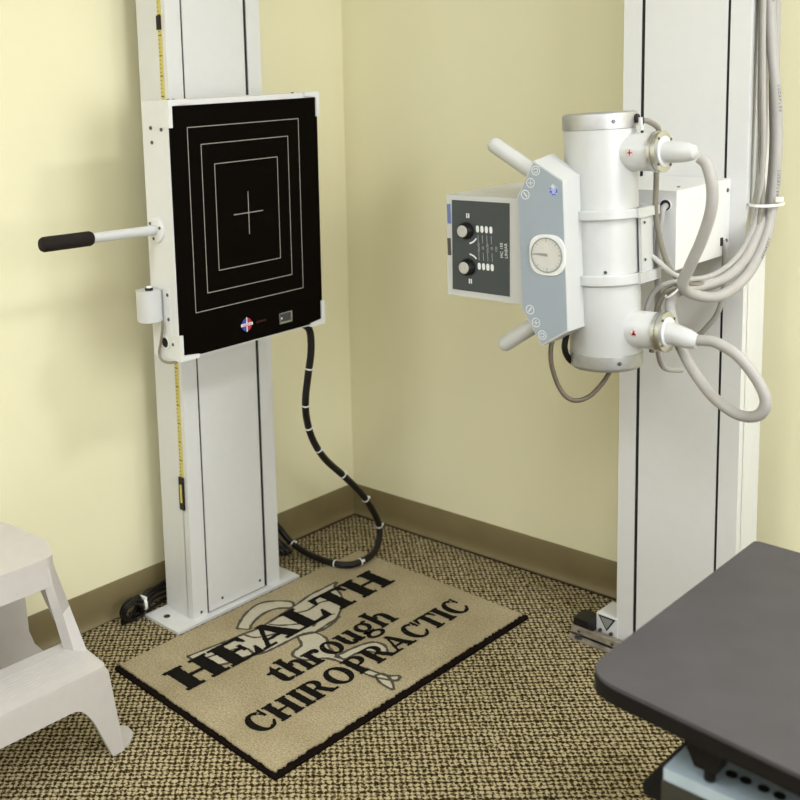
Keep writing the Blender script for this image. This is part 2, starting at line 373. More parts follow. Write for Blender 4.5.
# carriage between column and panel
mb = MB(); mb.box(XF + .006 - .31, -.004, -.10, .14, -.20, .2, .003); mb.build('carriage', 'white', pn, True)

# black cable with nylon ties
cabpts = [(.360, -.575, .800), (.360, -.545, .775), (.360, -.541, .721), (.350, -.545, .651), (.340, -.548, .581), (.330, -.535, .520), (.320, -.504, .453), (.310, -.449, .382), (.300, -.359, .301), (.290, -.277, .222), (.275, -.209, .138), (.256, -.163, .065), (.288, -.219, .030), (.302, -.296, .024), (.279, -.346, .022), (.212, -.361, .019), (.124, -.358, .018), (.067, -.368, .042), (.038, -.385, .082), (.03, -.42, .12), (.03, -.50, .16)]
bc = thing('black_cable', 'black cable looping from the black panel down to the floor by the corner', 'cable', (.275, -.25, 0))
mb = MB(); mb.tube(cabpts, .0098, 14); mb.build('sheath', 'black', bc)
sp_ = spline(cabpts, 8)
for i in (22, 34, 43, 52, 63, 74, 86, 105, 116, 134):
    p = sp_[i]; d = (sp_[i + 1] - sp_[i - 1]).normalized(); u, v, w = basis(d)
    mb = MB(); mb.lathe([(.0098, -.0018), (.0112, -.0018), (.0112, .0018), (.0098, .0018)], p, d, 16)
    q = p + Vector((.010, .004, .006)) if i > 60 else p + Vector((.008, .009, 0)); mb.box(q.x - .003, q.x + .003, q.y - .003, q.y + .003, q.z - .003, q.z + .003, .001)
    mb.build('nylon_tie', 'tie', bc)
# slack cable behind the column, each side
ck = thing('coiled_cable', 'coil of black power cable tied together beside the left baseboard', 'cable', (.06, -.93, 0))
mb = MB()
for k in range(6):
    a0 = random.uniform(-.5, .5); r1 = .036 + .012 * random.random(); r2 = .027 + .009 * random.random(); c = Vector((.062 + random.uniform(-.016, .018), -.950 + random.uniform(-.006, .008), .036))
    pts = [c + Vector((-.25 * r1 * math.cos(t) * .6 + .012 * math.sin(t), r1 * math.cos(t) * .9, r2 * math.sin(t + a0))) for t in [2 * PI * i / 10 for i in range(11)]]
    mb.tube(pts, .0042, 8, 4)
for k in range(5):
    z = .012 + .014 * k
    mb.tube([(.058, -.925, .036 + .002 * k), (.056, -.90, z), (.045, -.86, z + .008 * math.sin(k)), (.038, -.80, z), (.036, -.74, z * .9)], .0045, 8, 4)
mb.build('loops', 'black', ck)
mb = MB(); mb.lathe([(.019, -.004), (.021, -.004), (.021, .004), (.019, .004)], (.058, -.915, .042), (.1, 1, 0), 16); mb.box(.066, .074, -.919, -.911, .056, .062, .001); mb.build('cable_tie', 'tie', ck)
mb = MB()
for k in range(6):
    y0 = -.500 + .011 * k; a = random.uniform(.6, 1.3)
    mb.tube([(.045, -.50, .02 + .012 * k), (.06, y0 + .02, .03 + .008 * k), (.075 + .006 * k, y0 + .05, .025), (.075, y0 + .03, .008 + .003 * k), (.07, -.47, .006 + .004 * k)], .0045, 8, 4)
tag(mb.build('slack_cable', 'black'), 'tangle of black cable behind the foot of the left column next to the rug', 'cable')

# ------------------------------------------------------------------ rug
RX0, RX1, RY0, RY1 = .218, .816, -1.132, -.217
rg = thing('rug', 'tan floor mat printed HEALTH through CHIROPRACTIC with a black border', 'rug', (.517, -.675, 0))
mb = MB(); mb.prism(rounded([(RX0, RY0 + .008), (RX1, RY0 - .008), (RX1 + .006, RY1), (RX0, RY1 - .002)], .008), 'z', .0005, .005, .001); mb.build('border', 'rug_black', rg)
def edge(a, b, amp, st=.005):
    a = Vector(a); b = Vector(b); n = int((b - a).length / st); d = (b - a).normalized(); nn = Vector((-d.y, d.x))
    return [tuple(a + (b - a) * i / n + nn * random.uniform(-amp, amp)) for i in range(n)]
I = [(RX0 + .004, RY0 + .024), (RX1 - .017, RY0 + .006), (RX1 - .012, RY1 - .006), (RX0 + .004, RY1 - .008)]
pl = edge(I[0], I[1], .002) + edge(I[1], I[2], .0028) + edge(I[2], I[3], .001) + edge(I[3], I[0], .001)
mb = MB(); mb.prism(pl, 'z', .003, .0090); pile = mb.build('pile', 'rug', rg)
PZ = .0091
# printed emblem behind the words
arc = [(.304, -.793), (.277, -.753), (.257, -.711), (.248, -.661), (.267, -.623), (.307, -.593), (.330, -.615), (.306, -.643), (.297, -.677), (.303, -.716), (.319, -.755), (.331, -.773)]
wing = [(.317, -.970), (.324, -.917), (.332, -.856), (.339, -.797), (.345, -.739), (.329, -.607), (.316, -.531), (.316, -.481), (.317, -.424), (.334, -.450), (.374, -.468), (.414, -.503), (.455, -.565), (.472, -.609), (.472, -.661), (.457, -.690), (.450, -.714), (.448, -.782), (.444, -.830), (.427, -.866), (.409, -.935), (.356, -.966)]
body = [(.450, -.714), (.454, -.687), (.470, -.668), (.510, -.668), (.543, -.693), (.584, -.709), (.634, -.713), (.691, -.704), (.738, -.694), (.758, -.675), (.768, -.693), (.749, -.707), (.707, -.723), (.645, -.725), (.599, -.729), (.570, -.744), (.549, -.776), (.512, -.787), (.495, -.770), (.488, -.736)]
loop_ = [(.587, -.717), (.591, -.676), (.597, -.635), (.612, -.600), (.642, -.593), (.669, -.613), (.667, -.630), (.635, -.640), (.617, -.667), (.613, -.708)]
tail = [(.716, -.714), (.745, -.729), (.786, -.730), (.757, -.703), (.726, -.694)]
mb = MB()
for i, P in enumerate((arc, wing, body, loop_, tail)): mb.flat([(x, y, PZ + .00005 * i) for x, y in P])
mb.build('emblem', 'rug_grey', rg)
def strip(mb, P, w, z, closed=False):
    Q = [Vector((p[0], p[1], 0)) for p in P]
    if closed: Q.append(Q[0])
    Q = spline(Q, 4); n = len(Q)
    for i in range(n - 1):
        d = (Q[i + 1] - Q[i]).normalized(); nn = Vector((-d.y, d.x, 0)) * w * random.uniform(.35, .6)
        zz = Vector((0, 0, z + .00002 * (i % 3)))
        mb.flat([Q[i] - nn + zz - d * .001, Q[i + 1] - nn + zz + d * .001, Q[i + 1] + nn + zz + d * .001, Q[i] + nn + zz - d * .001])
mb = MB()
for P in (arc, wing, body, loop_, tail): strip(mb, P, .0085, PZ + .0004, True)
for P in ([(.356, -.638), (.372, -.596), (.367, -.543), (.383, -.509)], [(.443, -.649), (.425, -.593), (.440, -.561)], [(.357, -.941), (.369, -.893), (.391, -.843), (.436, -.845), (.433, -.804)], [(.470, -.668), (.466, -.636), (.459, -.562)], [(.345, -.80), (.375, -.79), (.40, -.74), (.42, -.70)], [(.35, -.72), (.38, -.70), (.41, -.66)]): strip(mb, P, .0075, PZ + .0004)
mb.build('emblem_outline', 'rug_out', rg)
# heavy serif letters; glyph pieces: ('p', polygon) or ('a', cx, cy, rx, ry, tx, ty, from, to); advance width
def R(x0, y0, x1, y1): return ('p', [(x0, y0), (x1, y0), (x1, y1), (x0, y1)])
def stem(x, w, y0=0, y1=1, s=.07, h=.075):
    return [R(x, y0, x + w, y1)] + ([R(x - s, y0, x + w + s, y0 + h)] if s else []) + ([R(x - s, y1 - h, x + w + s, y1)] if s else [])
sw = .27
G = {
 'H': (stem(.09, sw) + stem(.72, sw) + [R(.3, .45, .8, .545)], 1.13),
 'E': (stem(.09, sw) + [R(.3, 0, .80, .09), R(.3, .91, .78, 1), R(.3, .46, .62, .55), ('p', [(.66, .0), (.83, 0), (.86, .33), (.80, .33)]), ('p', [(.64, 1), (.81, 1), (.82, .70), (.76, .70)]), R(.59, .36, .645, .66)], .93),
 'A': ([('p', [(.02, 0), (.14, 0), (.50, .86), (.46, 1)]), ('p', [(.40, 1), (.60, 1), (1.02, 0), (.70, 0)]), R(.22, .27, .72, .355), R(-.03, 0, .30, .075), R(.60, 0, 1.11, .075)], 1.10),
 'L': (stem(.09, sw) + [R(.3, 0, .80, .09), ('p', [(.62, 0), (.83, 0), (.86, .40), (.80, .40)])], .90),
 'T': ([R(.35, 0, .62, 1), R(.25, 0, .72, .075), R(.02, .91, .95, 1), ('p', [(.02, 1), (.2, 1), (.06, .66), (0, .66)]), ('p', [(.95, 1), (.77, 1), (.91, .66), (.97, .66)])], .98),
 'C': ([('a', .52, .5, .48, .53, .25, .09, 55, 305), R(.83, .64, .90, 1.02), ('p', [(.70, .86), (.90, .80), (.90, .66), (.84, .66)]), ('p', [(.70, .12), (.80, .06), (.93, .26), (.88, .31)])], .98),
 'I': (stem(.10, sw), .48),
 'O': ([('a', .54, .5, .52, .53, .25, .085, 0, 360)], 1.10),
 'R': (stem(.09, sw) + [R(.3, .91, .52, 1), R(.3, .45, .52, .53), ('a', .50, .725, .36, .275, .22, .085, -90, 90), ('p', [(.46, .48), (.70, .48), (1.02, .0), (.72, 0)]), R(.72, 0, 1.09, .07)], 1.07),
 'P': (stem(.09, sw) + [R(.3, .91, .52, 1), R(.3, .42, .52, .50), ('a', .50, .71, .38, .29, .22, .085, -90, 90)], .93),
 't': ([R(.14, .12, .37, .72), ('p', [(.14, .68), (.37, .95), (.37, .68)]), R(.02, .62, .56, .71), ('a', .37, .15, .23, .16, .15, .085, 180, 340)], .58),
 'h': (stem(.08, .22, 0, 1.02, .06, .06) + [('a', .50, .48, .31, .235, .21, .09, 0, 180), R(.60, 0, .81, .48), R(.53, 0, .88, .06)], .92),
 'r': (stem(.08, .22, 0, .70, .06, .06) + [('a', .48, .50, .24, .215, .14, .12, 40, 170), ('a', .56, .57, .11, .11, .105, .105, 0, 360)], .70),
 'o': ([('a', .40, .345, .38, .37, .20, .07, 0, 360)], .82),
 'u': ([R(.08, .22, .30, .70), R(.01, .64, .30, .70), R(.55, .0, .77, .70), R(.47, .64, .77, .70), R(.77, 0, .85, .06), ('a', .36, .24, .28, .25, .20, .1, 180, 350)], .88),
 'g': ([('a', .38, .46, .33, .255, .17, .06, 0, 360), ('a', .40, -.07, .38, .20, .14, .07, 0, 360), ('p', [(.12, .22), (.28, .22), (.26, .06), (.10, .10)]), ('a', .66, .62, .14, .12, .1, .08, 20, 180), R(.16, .08, .56, .17)], .82),
}
def write(mb, word, x_base, y0, y1, cap, z, track=.0):
    tot = sum(G[c][1] + track for c in word); k = (y1 - y0) / tot; pen = 0; n = 0
    for c in word:
        for pc in G[c][0]:
            if pc[0] == 'p':
                us = [p[0] for p in pc[1]]; vs = [p[1] for p in pc[1]]; uc, vc = (max(us) + min(us)) / 2, (max(vs) + min(vs)) / 2
                ku, kv = 1 + .05 / (max(us) - min(us)), 1 + .03 / (max(vs) - min(vs)); polys = [[(uc + (u - uc) * ku, vc + (v - vc) * kv) for u, v in pc[1]]]
            else:
                _, cx, cy, rx, ry, tx, ty, a0, a1 = pc; rx += .018; ry += .014; tx += .045; ty += .035; N = max(6, int(abs(a1 - a0) / 12)); polys = []
                for i in range(N):
                    q = []
                    for a, o in ((a0 + (a1 - a0) * i / N, 0), (a0 + (a1 - a0) * (i + 1) / N, 0), (a0 + (a1 - a0) * (i + 1) / N, 1), (a0 + (a1 - a0) * i / N, 1)):
                        ra = math.radians(a); q.append((cx + (rx - o * tx) * math.cos(ra), cy + (ry - o * ty) * math.sin(ra)))
                    polys.append(q)
            for P in polys:
                W3 = [Vector((x_base - v * cap, y0 + (pen + u) * k, 0)) for u, v in P]
                if pc[0] == 'p':      # tufted, slightly ragged edge
                    Q = []
                    for i in range(len(W3)):
                        a, b = W3[i], W3[(i + 1) % len(W3)]; m = max(1, int((b - a).length / .0045))
                        for j in range(m): Q.append(a.lerp(b, j / m) + Vector((random.uniform(-.0011, .0011), random.uniform(-.0011, .0011), 0)))
                    W3 = Q
                mb.flat([p + Vector((0, 0, z + .00003 * (n % 7))) for p in W3]); n += 1
        pen += G[c][1] + track
for args in (('HEALTH', .437, -1.064, -.300, .100, PZ + .0008), ('through', .582, -.890, -.462, .084, PZ + .0008), ('CHIROPRACTIC', .688, -1.064, -.281, .071, PZ + .0008, .03)):
    mb = MB(); write(mb, *args); mb.build('lettering', 'rug_text', rg)

# ------------------------------------------------------------------ right: tube stand column
CX0, CX1, CYF, CYB = 1.040, 1.332, -.160, -.046
ts = thing('tube_stand', 'white steel column with two dark slots carrying the x-ray tube', 'x-ray tube stand', (1.186, -.10, 0))
mb = MB(); mb.box(CX0, CX1, CYF + .022, CYB, .003, TOP, .002)
mb.box(CX0, 1.0835, CYF, CYF + .024, .003, TOP, .0025); mb.box(1.288, CX1, CYF, CYF + .024, .003, TOP, .0025); mb.build('column', 'white', ts)
mb = MB(); mb.box(1.0837, 1.2878, CYF + .003, CYF + .0235, .006, TOP, 0); mb.build('slot', 'slot', ts)
mb = MB(); mb.box(1.0925, 1.2815, CYF, CYF + .02, .012, TOP, .0015); mb.build('front_cover', 'white', ts)
mb = MB(); mb.box(1.30, 1.385, -.1655, -.085, .002, .0565, .002); mb.build('base_carriage', 'white', ts)
mb = MB(); mb.box(.988, 1.0445, -.1655, -.085, .002, .0565, .002); cf = mb.build('base_carriage', 'white', ts)
mb = MB(); mb.prism([(.993, .0535), (1.0405, .0535), (1.017, .016)], 'y', -.1668, -.165); tri = mb.build('warning_triangle', 'slot', cf)
mb = MB(); mb.prism([(.9995, .0500), (1.034, .0500), (1.017, .0225)], 'y', -.1676, -.1666); mb.build('triangle_fill', 'tri', tri)
for x in (1.000, 1.030): mb = MB(); mb.cyl((x, -.1655, .014), (x, -.172, .014), .0045, seg=10); mb.build('bolt', 'screw', cf)
rl = thing('floor_rail', 'worn metal floor rail bolted to the carpet under the right column', 'rail', (1.25, -.2, 0))
mb = MB(); mb.box(.945, 1.75, -.216, -.208, .0005, .026, .001); mb.box(.945, 1.75, -.236, -.208, .0005, .005, .001); mb.box(.945, 1.75, -.216, -.17, .0005, .010, .001); mb.build('track', 'rail', rl)
for x in (.972, 1.30):
    mb = MB(); mb.lathe([(.010, 0), (.010, .003), (.006, .004), (.006, .009), (.004, .010)], (x, -.226, .005), (0, 0, 1), 12); mb.build('bolt', 'screw', rl)
for x in (.968, 1.06): screw('screw', rl, (x, -.216, .018), (0, -1, 0), .004, .003, local=False)
mb = MB(); mb.box(.946, .987, -.206, -.150, .002, .045, .002); mb.build('end_stop', 'black', rl)

# carriage box behind the tube
cr = thing('tube_carriage', 'white box on the right column just behind the x-ray tube', 'x-ray carriage', (1.22, -.162, 1.01))
mb = MB(); mb.loft([[(1.10, -.412, 1.010), (1.296, -.412, 1.010), (1.296, -.412, 1.174), (1.10, -.412, 1.174)], [(1.10, -.1605, 1.013), (1.2975, -.1605, 1.013), (1.2975, -.1605, 1.180), (1.10, -.1605, 1.180)]], .006, 3); bx_ = mb.build('housing', 'white', cr)
mb = MB(); mb.cyl((1.273, -.4125, 1.144), (1.273, -.4135, 1.144), .0115, seg=24); mb.build('cable_hole', 'slot', bx_)
mb = MB(); mb.lathe([(.0112, 0), (.0130, 0), (.0130, .002), (.0112, .002)], (1.273, -.4122, 1.144), (0, -1, 0), 24, cap=False); mb.build('grommet', 'print_white', bx_)
for z in (1.155, 1.043): screw('screw', bx_, (1.2965, -.175, z), (1, 0, 0), .005, .003, local=False)
for y in (-.26, -.35): screw('screw', bx_, (1.27, y, 1.1755), (0, 0, 1), .0035, .002, local=False)
mb = MB(); mb.box(1.2955, 1.2995, -.205, -.195, 1.035, 1.053, .0005); mb.build('notch', 'slot', bx_)
mb = MB(); mb.box(1.16, 1.262, -.462, -.410, 1.00, 1.145, .004); mb.build('mount_block', 'head_white', cr)

# ------------------------------------------------------------------ x-ray tube head (tilted a little)
TL = math.radians(-2.3)
hd = thing('x_ray_tube_head', 'white x-ray tube with silver end caps, blue-grey control panel and dark collimator box', 'x-ray tube', (1.204, -.52, .805), (0, TL, 0))
HW = Matrix.Translation((1.204, -.52, .805)) @ Matrix.Rotation(TL, 4, 'Y'); HI = HW.inverted()
loc = lambda x, y, z: HI @ Vector((x, y, z))
mb = MB(); mb.lathe([(.068, .034), (.0715, .040), (.0715, .186), (.0700, .188), (.0700, .338), (.0715, .340), (.0715, .500), (.068, .502)], (0, 0, 0), (0, 0, 1), 64); hs_ = mb.build('tube_housing', 'head_white', hd, True)
mb = MB(); mb.lathe([(.055, .012), (.067, .012), (.0712, .016), (.0725, .020), (.0725, .044), (.070, .046)], (0, 0, 0), (0, 0, 1), 64); mb.build('end_cap', 'metal', hs_, True)
mb = MB(); mb.lathe([(.070, .499), (.0735, .501), (.0735, .526), (.072, .531), (.067, .5335), (.02, .535), (0, .535)], (0, 0, 0), (0, 0, 1), 64); mb.build('end_cap', 'metal', hs_, True)
for z in (.515, .031):
    a = math.radians(-40); screw('screw', hs_, (.0725 * math.cos(a), .0725 * math.sin(a), z), (math.cos(a), math.sin(a), 0), .004, .003)
for z0, z1 in ((.190, .211), (.322, .341)):
    mb = MB(); mb.lathe([(.069, z0), (.0795, z0), (.081, z0 + .002), (.081, z1 - .002), (.0795, z1), (.069, z1)], (0, 0, 0), (0, 0, 1), 64, cap=False)
    mb.box(.045, .086, -.01, .075, z0, z1, .003); mb.build('mounting_ring', 'head_white', hd, True)
mb = MB(); mb.box(.074, .080, .008, .055, .20, .33, .001); br = mb.build('mounting_post', 'head_white', hd, True)
mb = MB(); mb.box(-.02, .07, .05, .105, .19, .33, .003); mb.build('mounting_block', 'head_white', hd, True)
for z in (.235, .31): screw('screw', br, (.081, .02, z), (1, 0, 0), .003)
for a, z in ((-115, .219), (-115, .312), (-58, .217)): a = math.radians(a); screw('screw', br, (.0700 * math.cos(a), .0700 * math.sin(a), z), (math.cos(a), math.sin(a), 0), .0035)
# cable ports
for pz in (.4515, .0955):
    mb = MB(); mb.lathe([(.0375, .02), (.0375, .117), (.0365, .119)], (0, 0, pz), (1, 0, 0), 40)
    mb.box(.0, .052, -.03, .03, pz - .042, pz + .042, .012, 4); po = mb.build('cable_port', 'head_white', hd, True)
    mb = MB(); mb.lathe([(.033, .117), (.0405, .118), (.0405, .1245), (.038, .1255), (.038, .1275), (.0405, .1285), (.0405, .135), (.033, .136)], (0, 0, pz), (1, 0, 0), 48); fl = mb.build('flange_ring', 'steel', po, True)
    mb = MB(); mb.lathe([(.030, .135), (.030, .1375), (.024, .1375)], (0, 0, pz), (1, 0, 0), 40); mb.build('flange_seal', 'white', fl, True)
    for k in range(4): a = .7 + k * PI / 2; screw('screw', po, (.136, .0350 * math.cos(a), pz + .0350 * math.sin(a)), (1, 0, 0), .0028)
    dz = -.004 if pz > .3 else -.0135
    d = Vector((1, 0, dz * 17)).normalized() if pz < .3 else Vector((1, 0, -.05)).normalized()
    mb = MB(); mb.lathe([(.0205, .0), (.0215, .006), (.0208, .028), (.0190, .044), (.0150, .058), (.0135, .061), (.011, .062)], (.135, 0, pz), d, 32); mb.build('cable_boot', 'head_white', po, True)
TY = lambda x, y, z: Matrix(((1, 0, 0, x), (0, 0, -1, y), (0, 1, 0, z), (0, 0, 0, 1)))   # text on a face looking along -y
# red polarity marks on the ports
def port_mark(pz, plus):
    o = Vector((.083, -.0378, pz))
    mb = MB(); mb.lathe([(.0078, 0), (.0078, .0006)], o + Vector((0, .0008, 0)), (0, -1, 0), 24); mk = mb.build('polarity_mark', 'print_white', hd, True)
    mb = MB()
    if plus:
        mb.box(o.x - .005, o.x + .005, o.y - .0008, o.y + .0003, o.z - .0012, o.z + .0012, 0); mb.box(o.x - .0012, o.x + .0012, o.y - .0008, o.y + .0003, o.z - .005, o.z + .005, 0)
    else:
        mb.box(o.x - .002, o.x + .002, o.y - .0008, o.y + .0003, o.z - .005, o.z + .004, 0); mb.box(o.x - .0042, o.x + .0042, o.y - .0008, o.y + .0003, o.z - .005, o.z - .001, 0)
    for k in range(12):
        a = k * PI / 6; mb.cyl(o + Vector((.0068 * math.cos(a), -.0006, .0068 * math.sin(a))), o + Vector((.0068 * math.cos(a), .0002, .0068 * math.sin(a))), .0008, seg=6)
    mb.build('polarity_symbol', 'red', mk, True)
port_mark(.4525, True); port_mark(.0955, False)
mb = MB(); mb.box(.082, .092, -.006, .006, .494, .505, .002); mb.cyl((.088, 0, .505), (.088, 0, .520), .004); mb.build('cable_clamp', 'head_white', hd, True)
mb = MB(); mb.cyl((.071, .01, .518), (.078, .01, .518), .009, seg=20); mb.build('cap_hole', 'slot', hs_, True)

# control panel
WP = [(1.116, 1.248), (1.181, 1.212), (1.194, .911), (1.135, .873), (1.088, .945), (1.078, 1.176)]
LP = []
for x, z in WP:
    v = loc(x, -.655, z); LP.append((v.x, v.z))
mb = MB(); BK = [(LP[0][0], LP[0][1] + .011), (LP[1][0], LP[1][1] + .006), LP[2], LP[3], LP[4], (LP[5][0], LP[5][1] + .004)]
mb.loft([[(x, -.1345, z) for x, z in LP], [(x, -.064, z) for x, z in BK]], .004, 3); cp = mb.build('control_panel', 'head_white', hd, True)
cen = Vector((sum(p[0] for p in LP) / 6, sum(p[1] for p in LP) / 6))
inset = [tuple(Vector(p) + (cen - Vector(p)).normalized() * .0035) for p in LP]
mb = MB(); mb.prism(inset, 'y', -.1352, -.133, 0); fc = mb.build('face_plate', 'bluegrey', cp, True)
FY_ = -.1353
def at(x, z): v = loc(x, -.655, z); return Vector((v.x, FY_, v.z))
def ring(mb, c, r, w, n=28):
    for i in range(n):
        a, b = 2 * PI * i / n, 2 * PI * (i + 1) / n
        mb.flat([c + Vector((q * math.cos(t), -.0002, q * math.sin(t))) for t, q in ((a, r), (b, r), (b, r - w), (a, r - w))])
def bar(mb, c, L, w, ang):
    d = Vector((math.cos(ang), 0, math.sin(ang))); n = Vector((-d.z, 0, d.x))
    mb.flat([c + Vector((0, -.0002, 0)) + d * sx * L / 2 + n * sy * w / 2 for sx, sy in ((-1, -1), (1, -1), (1, 1), (-1, 1))])
def arcs(mb, c, r, w, a0, a1, n=14):
    for i in range(n):
        a, b = math.radians(a0 + (a1 - a0) * i / n), math.radians(a0 + (a1 - a0) * (i + 1) / n)
        mb.flat([c + Vector((q * math.cos(t), -.0002, q * math.sin(t))) for t, q in ((a, r), (b, r), (b, r - w), (a, r - w))])
for kind, (x, z) in (('turn', (1.121, 1.229)), ('cross', (1.109, 1.204)), ('slide', (1.097, 1.180)), ('slide2', (1.108, .945)), ('cross', (1.122, .920)), ('turn', (1.137, .896))):
    mb = MB(); c = at(x, z); ring(mb, c, .0098, .0016)
    if kind == 'turn': arcs(mb, c, .0052, .0016, -150, 130); bar(mb, c + Vector((-.004, 0, .002)), .004, .0014, .7)
    elif kind == 'cross': bar(mb, c, .011, .0016, PI / 2 - .04); bar(mb, c, .011, .0016, -.04); [bar(mb, c + Vector((.0045 * a, 0, .0045 * b)), .004, .0013, .8) for a, b in ((1, 0), (-1, 0), (0, 1), (0, -1))]
    else: bar(mb, c, .012, .0022, -.9 if kind == 'slide' else .9)
    mb.build('lock_symbol', 'print_white', fc, True)
c = at(1.161, 1.194)
mb = MB(); mb.flat([c + Vector((.011 * math.cos(t), -.0002, .011 * math.sin(t) - .003)) for t in [PI * 2 * i / 20 for i in range(20)]]); lg = mb.build('emblem', 'pale_blue', fc, True)
mb = MB(); mb.flat([c + Vector((x, -.0004, z)) for x, z in ((-.006, .004), (-.001, .010), (.005, .006), (.001, -.001))]); mb.build('emblem_crown', 'dial', lg, True)
mb = MB()
for a, r in ((195, .0075), (215, .0055), (255, .0085), (290, .0085), (335, .0075), (5, .0075), (150, .008)): t = math.radians(a); bar(mb, c + Vector((r * math.cos(t), -.0003, r * math.sin(t) - .003)), .005, .0022, t + .9)
mb.build('emblem_petals', 'blue', lg, True)
# inclinometer dial
c = at(1.1485, 1.0615)
sq = rounded([(c.x - .040, c.z - .041), (c.x + .040, c.z - .041), (c.x + .040, c.z + .041), (c.x - .040, c.z + .041)], .034, 8)
mb = MB(); mb.prism(sq, 'y', FY_ - .003, FY_ + .001, .0008); dl = mb.build('angle_dial', 'print_white', cp, True)
mb = MB(); mb.lathe([(.0355, 0), (.0355, .0035), (.0335, .0035), (.033, .002)], (c.x, FY_ - .002, c.z), (0, -1, 0), 48, cap=False); mb.build('dial_rim', 'dial_rim', dl, True)
mb = MB(); mb.cyl((c.x, FY_ - .002, c.z), (c.x, FY_ - .0042, c.z), .0338, seg=48); mb.build('dial_face', 'dial', dl, True)
mb = MB(); cc = Vector((c.x, FY_ - .0042, c.z))
for k in range(24):
    t = k * PI / 12; L = .007 if k % 6 == 0 else (.005 if k % 3 == 0 else .0025)
    bar(mb, cc + Vector((.030 * math.cos(t), 0, .030 * math.sin(t))), L, .0011 if k % 3 else .0017, t)
mb.build('dial_marks', 'dial_rim', dl, True)
mb = MB(); mb.prism([(cc.x + .002, cc.z + .0028), (cc.x + .002, cc.z - .0028), (cc.x - .014, cc.z - .001), (cc.x - .031, cc.z + .002), (cc.x - .014, cc.z + .0035)], 'y', cc.y - .0012, cc.y - .0004); mb.build('needle', 'dial_rim', dl, True)
# handles out of the slanted edges
for a, b in (((1.130, -.622, 1.203), (.992, -.622, 1.281)), ((1.130, -.622, .928), (1.017, -.622, .849))):
    mb = MB(); p0, p1 = loc(*a), loc(*b); L = (p1 - p0).length
    mb.lathe([(.0165, 0), (.0165, L - .012), (.0155, L - .006), (.0125, L - .0015), (.008, L), (0, L)], p0, p1 - p0, 28); mb.build('positioning_handle', 'head_white', hd, True)

# collimator
mb = MB()
def cl(y, x0, x1, z0, z1): return [loc(x0, y, z0), loc(x1, y, z0), loc(x1, y, z1), loc(x0, y, z1)]
mb.loft([cl(-.633, .8825, 1.09, .9475, 1.168), cl(-.56, .8825, 1.09, .9475, 1.169), cl(-.37, .8825, 1.09, .950, 1.172)], .009, 4); cm = mb.build('collimator', 'head_white', hd, True)
mb = MB(); p = cl(-.6345, .898, 1.0445, .961, 1.1575); mb.loft([p, [v + Vector((0, .004, 0)) for v in p]], .001); dp = mb.build('collimator_panel', 'darkgrey', cm, True)
mb = MB(); p = cl(-.52, 1.05, 1.15, .99, 1.13); mb.box(p[0].x, p[1].x, -.04, .04, p[0].z, p[2].z, .002); mb.build('collimator_neck', 'head_white', hd, True)
DY = -.1149
def dat(x, z, dy=0): v = loc(x, -.6345, z); return Vector((v.x, DY - dy, v.z))
for x, z in ((.9365, 1.0930), (.9400, 1.0140)):
    c = dat(x, z)
    mb = MB(); mb.lathe([(.0185, -.001), (.0185, .005), (.0165, .008), (.0150, .014), (.0140, .0152), (0, .0152)], c, (0, -1, 0), 32); kb = mb.build('knob', 'black', cm, True)
    mb = MB(); mb.lathe([(.0128, .0148), (.0128, .0165), (.0115, .0176), (0, .0176)], c, (0, -1, 0), 32); mb.build('knob_cap', 'knob', kb, True)
for x0, x1, z in ((.9655, .9995, 1.0985), (.9695, 1.0025, 1.0185)):
    for k in range(4):
        c = dat(x0 + (x1 - x0) * k / 3, z, .0006); mb = MB()
        mb.flat([c + Vector((.0040 * math.copysign(abs(math.cos(t)) ** .7, math.cos(t)), 0, .0075 * math.copysign(abs(math.sin(t)) ** .7, math.sin(t)))) for t in [2 * PI * i / 20 for i in range(20)]])
        mb.build('index_mark', 'print_white', dp, True)
for c, a0, a1 in ((dat(.9385, 1.0935, .0004), -80, -35), (dat(.9415, 1.0145, .0004), 40, 82)):
    mb = MB(); arcs(mb, c, .030, .0035, a0, a1); mb.build('knob_arc', 'print_white', dp, True)
for x, z in ((.9405, 1.1255), (.9460, .9835)):
    mb = MB()
    for k in (-1, 1): bar(mb, dat(x + .0025 * k, z, .0004), .0105, .0032, PI / 2)
    mb.build('knob_symbol', 'print_white', dp, True)
mb = MB()
for k in range(4):
    bar(mb, dat(.9670 + .0112 * k, 1.077, .0004), .018, .0013, PI / 2 + .02); bar(mb, dat(.9690 + .0112 * k, 1.040, .0004), .018, .0013, PI / 2 + .02)
TYR = lambda c: Matrix.Translation(c) @ TY(0, 0, 0) @ Matrix.Rotation(PI / 2, 4, 'Z')
for k, w in enumerate(('36x43', '30', '24x30', '18', '100')): mb.mesh_text(w, .0078, TYR(dat(.9685 + .0112 * k, 1.0585, .0006)))
mb.build('scale_markings', 'print_dim', dp, True)
mb = MB(); mb.mesh_text('LINEAR', .0098, TYR(dat(1.0375, 1.0575, .0006))); mb.mesh_text('MC 150', .0098, TYR(dat(1.0265, 1.0575, .0006))); mb.build('panel_lettering', 'print_white', dp, True)
# stickers on the collimator's chamfered edge
for (z0, z1, m) in ((1.105, 1.148, 'sticker_blue'), (1.035, 1.073, 'screw')):
    mb = MB(); a = loc(.886, -.6338, z0); b = loc(.893, -.6338, z1); mb.box(min(a.x, b.x), max(a.x, b.x), a.y - .0006, a.y + .0004, a.z, b.z, .0003); mb.build('sticker', m, cm, True)

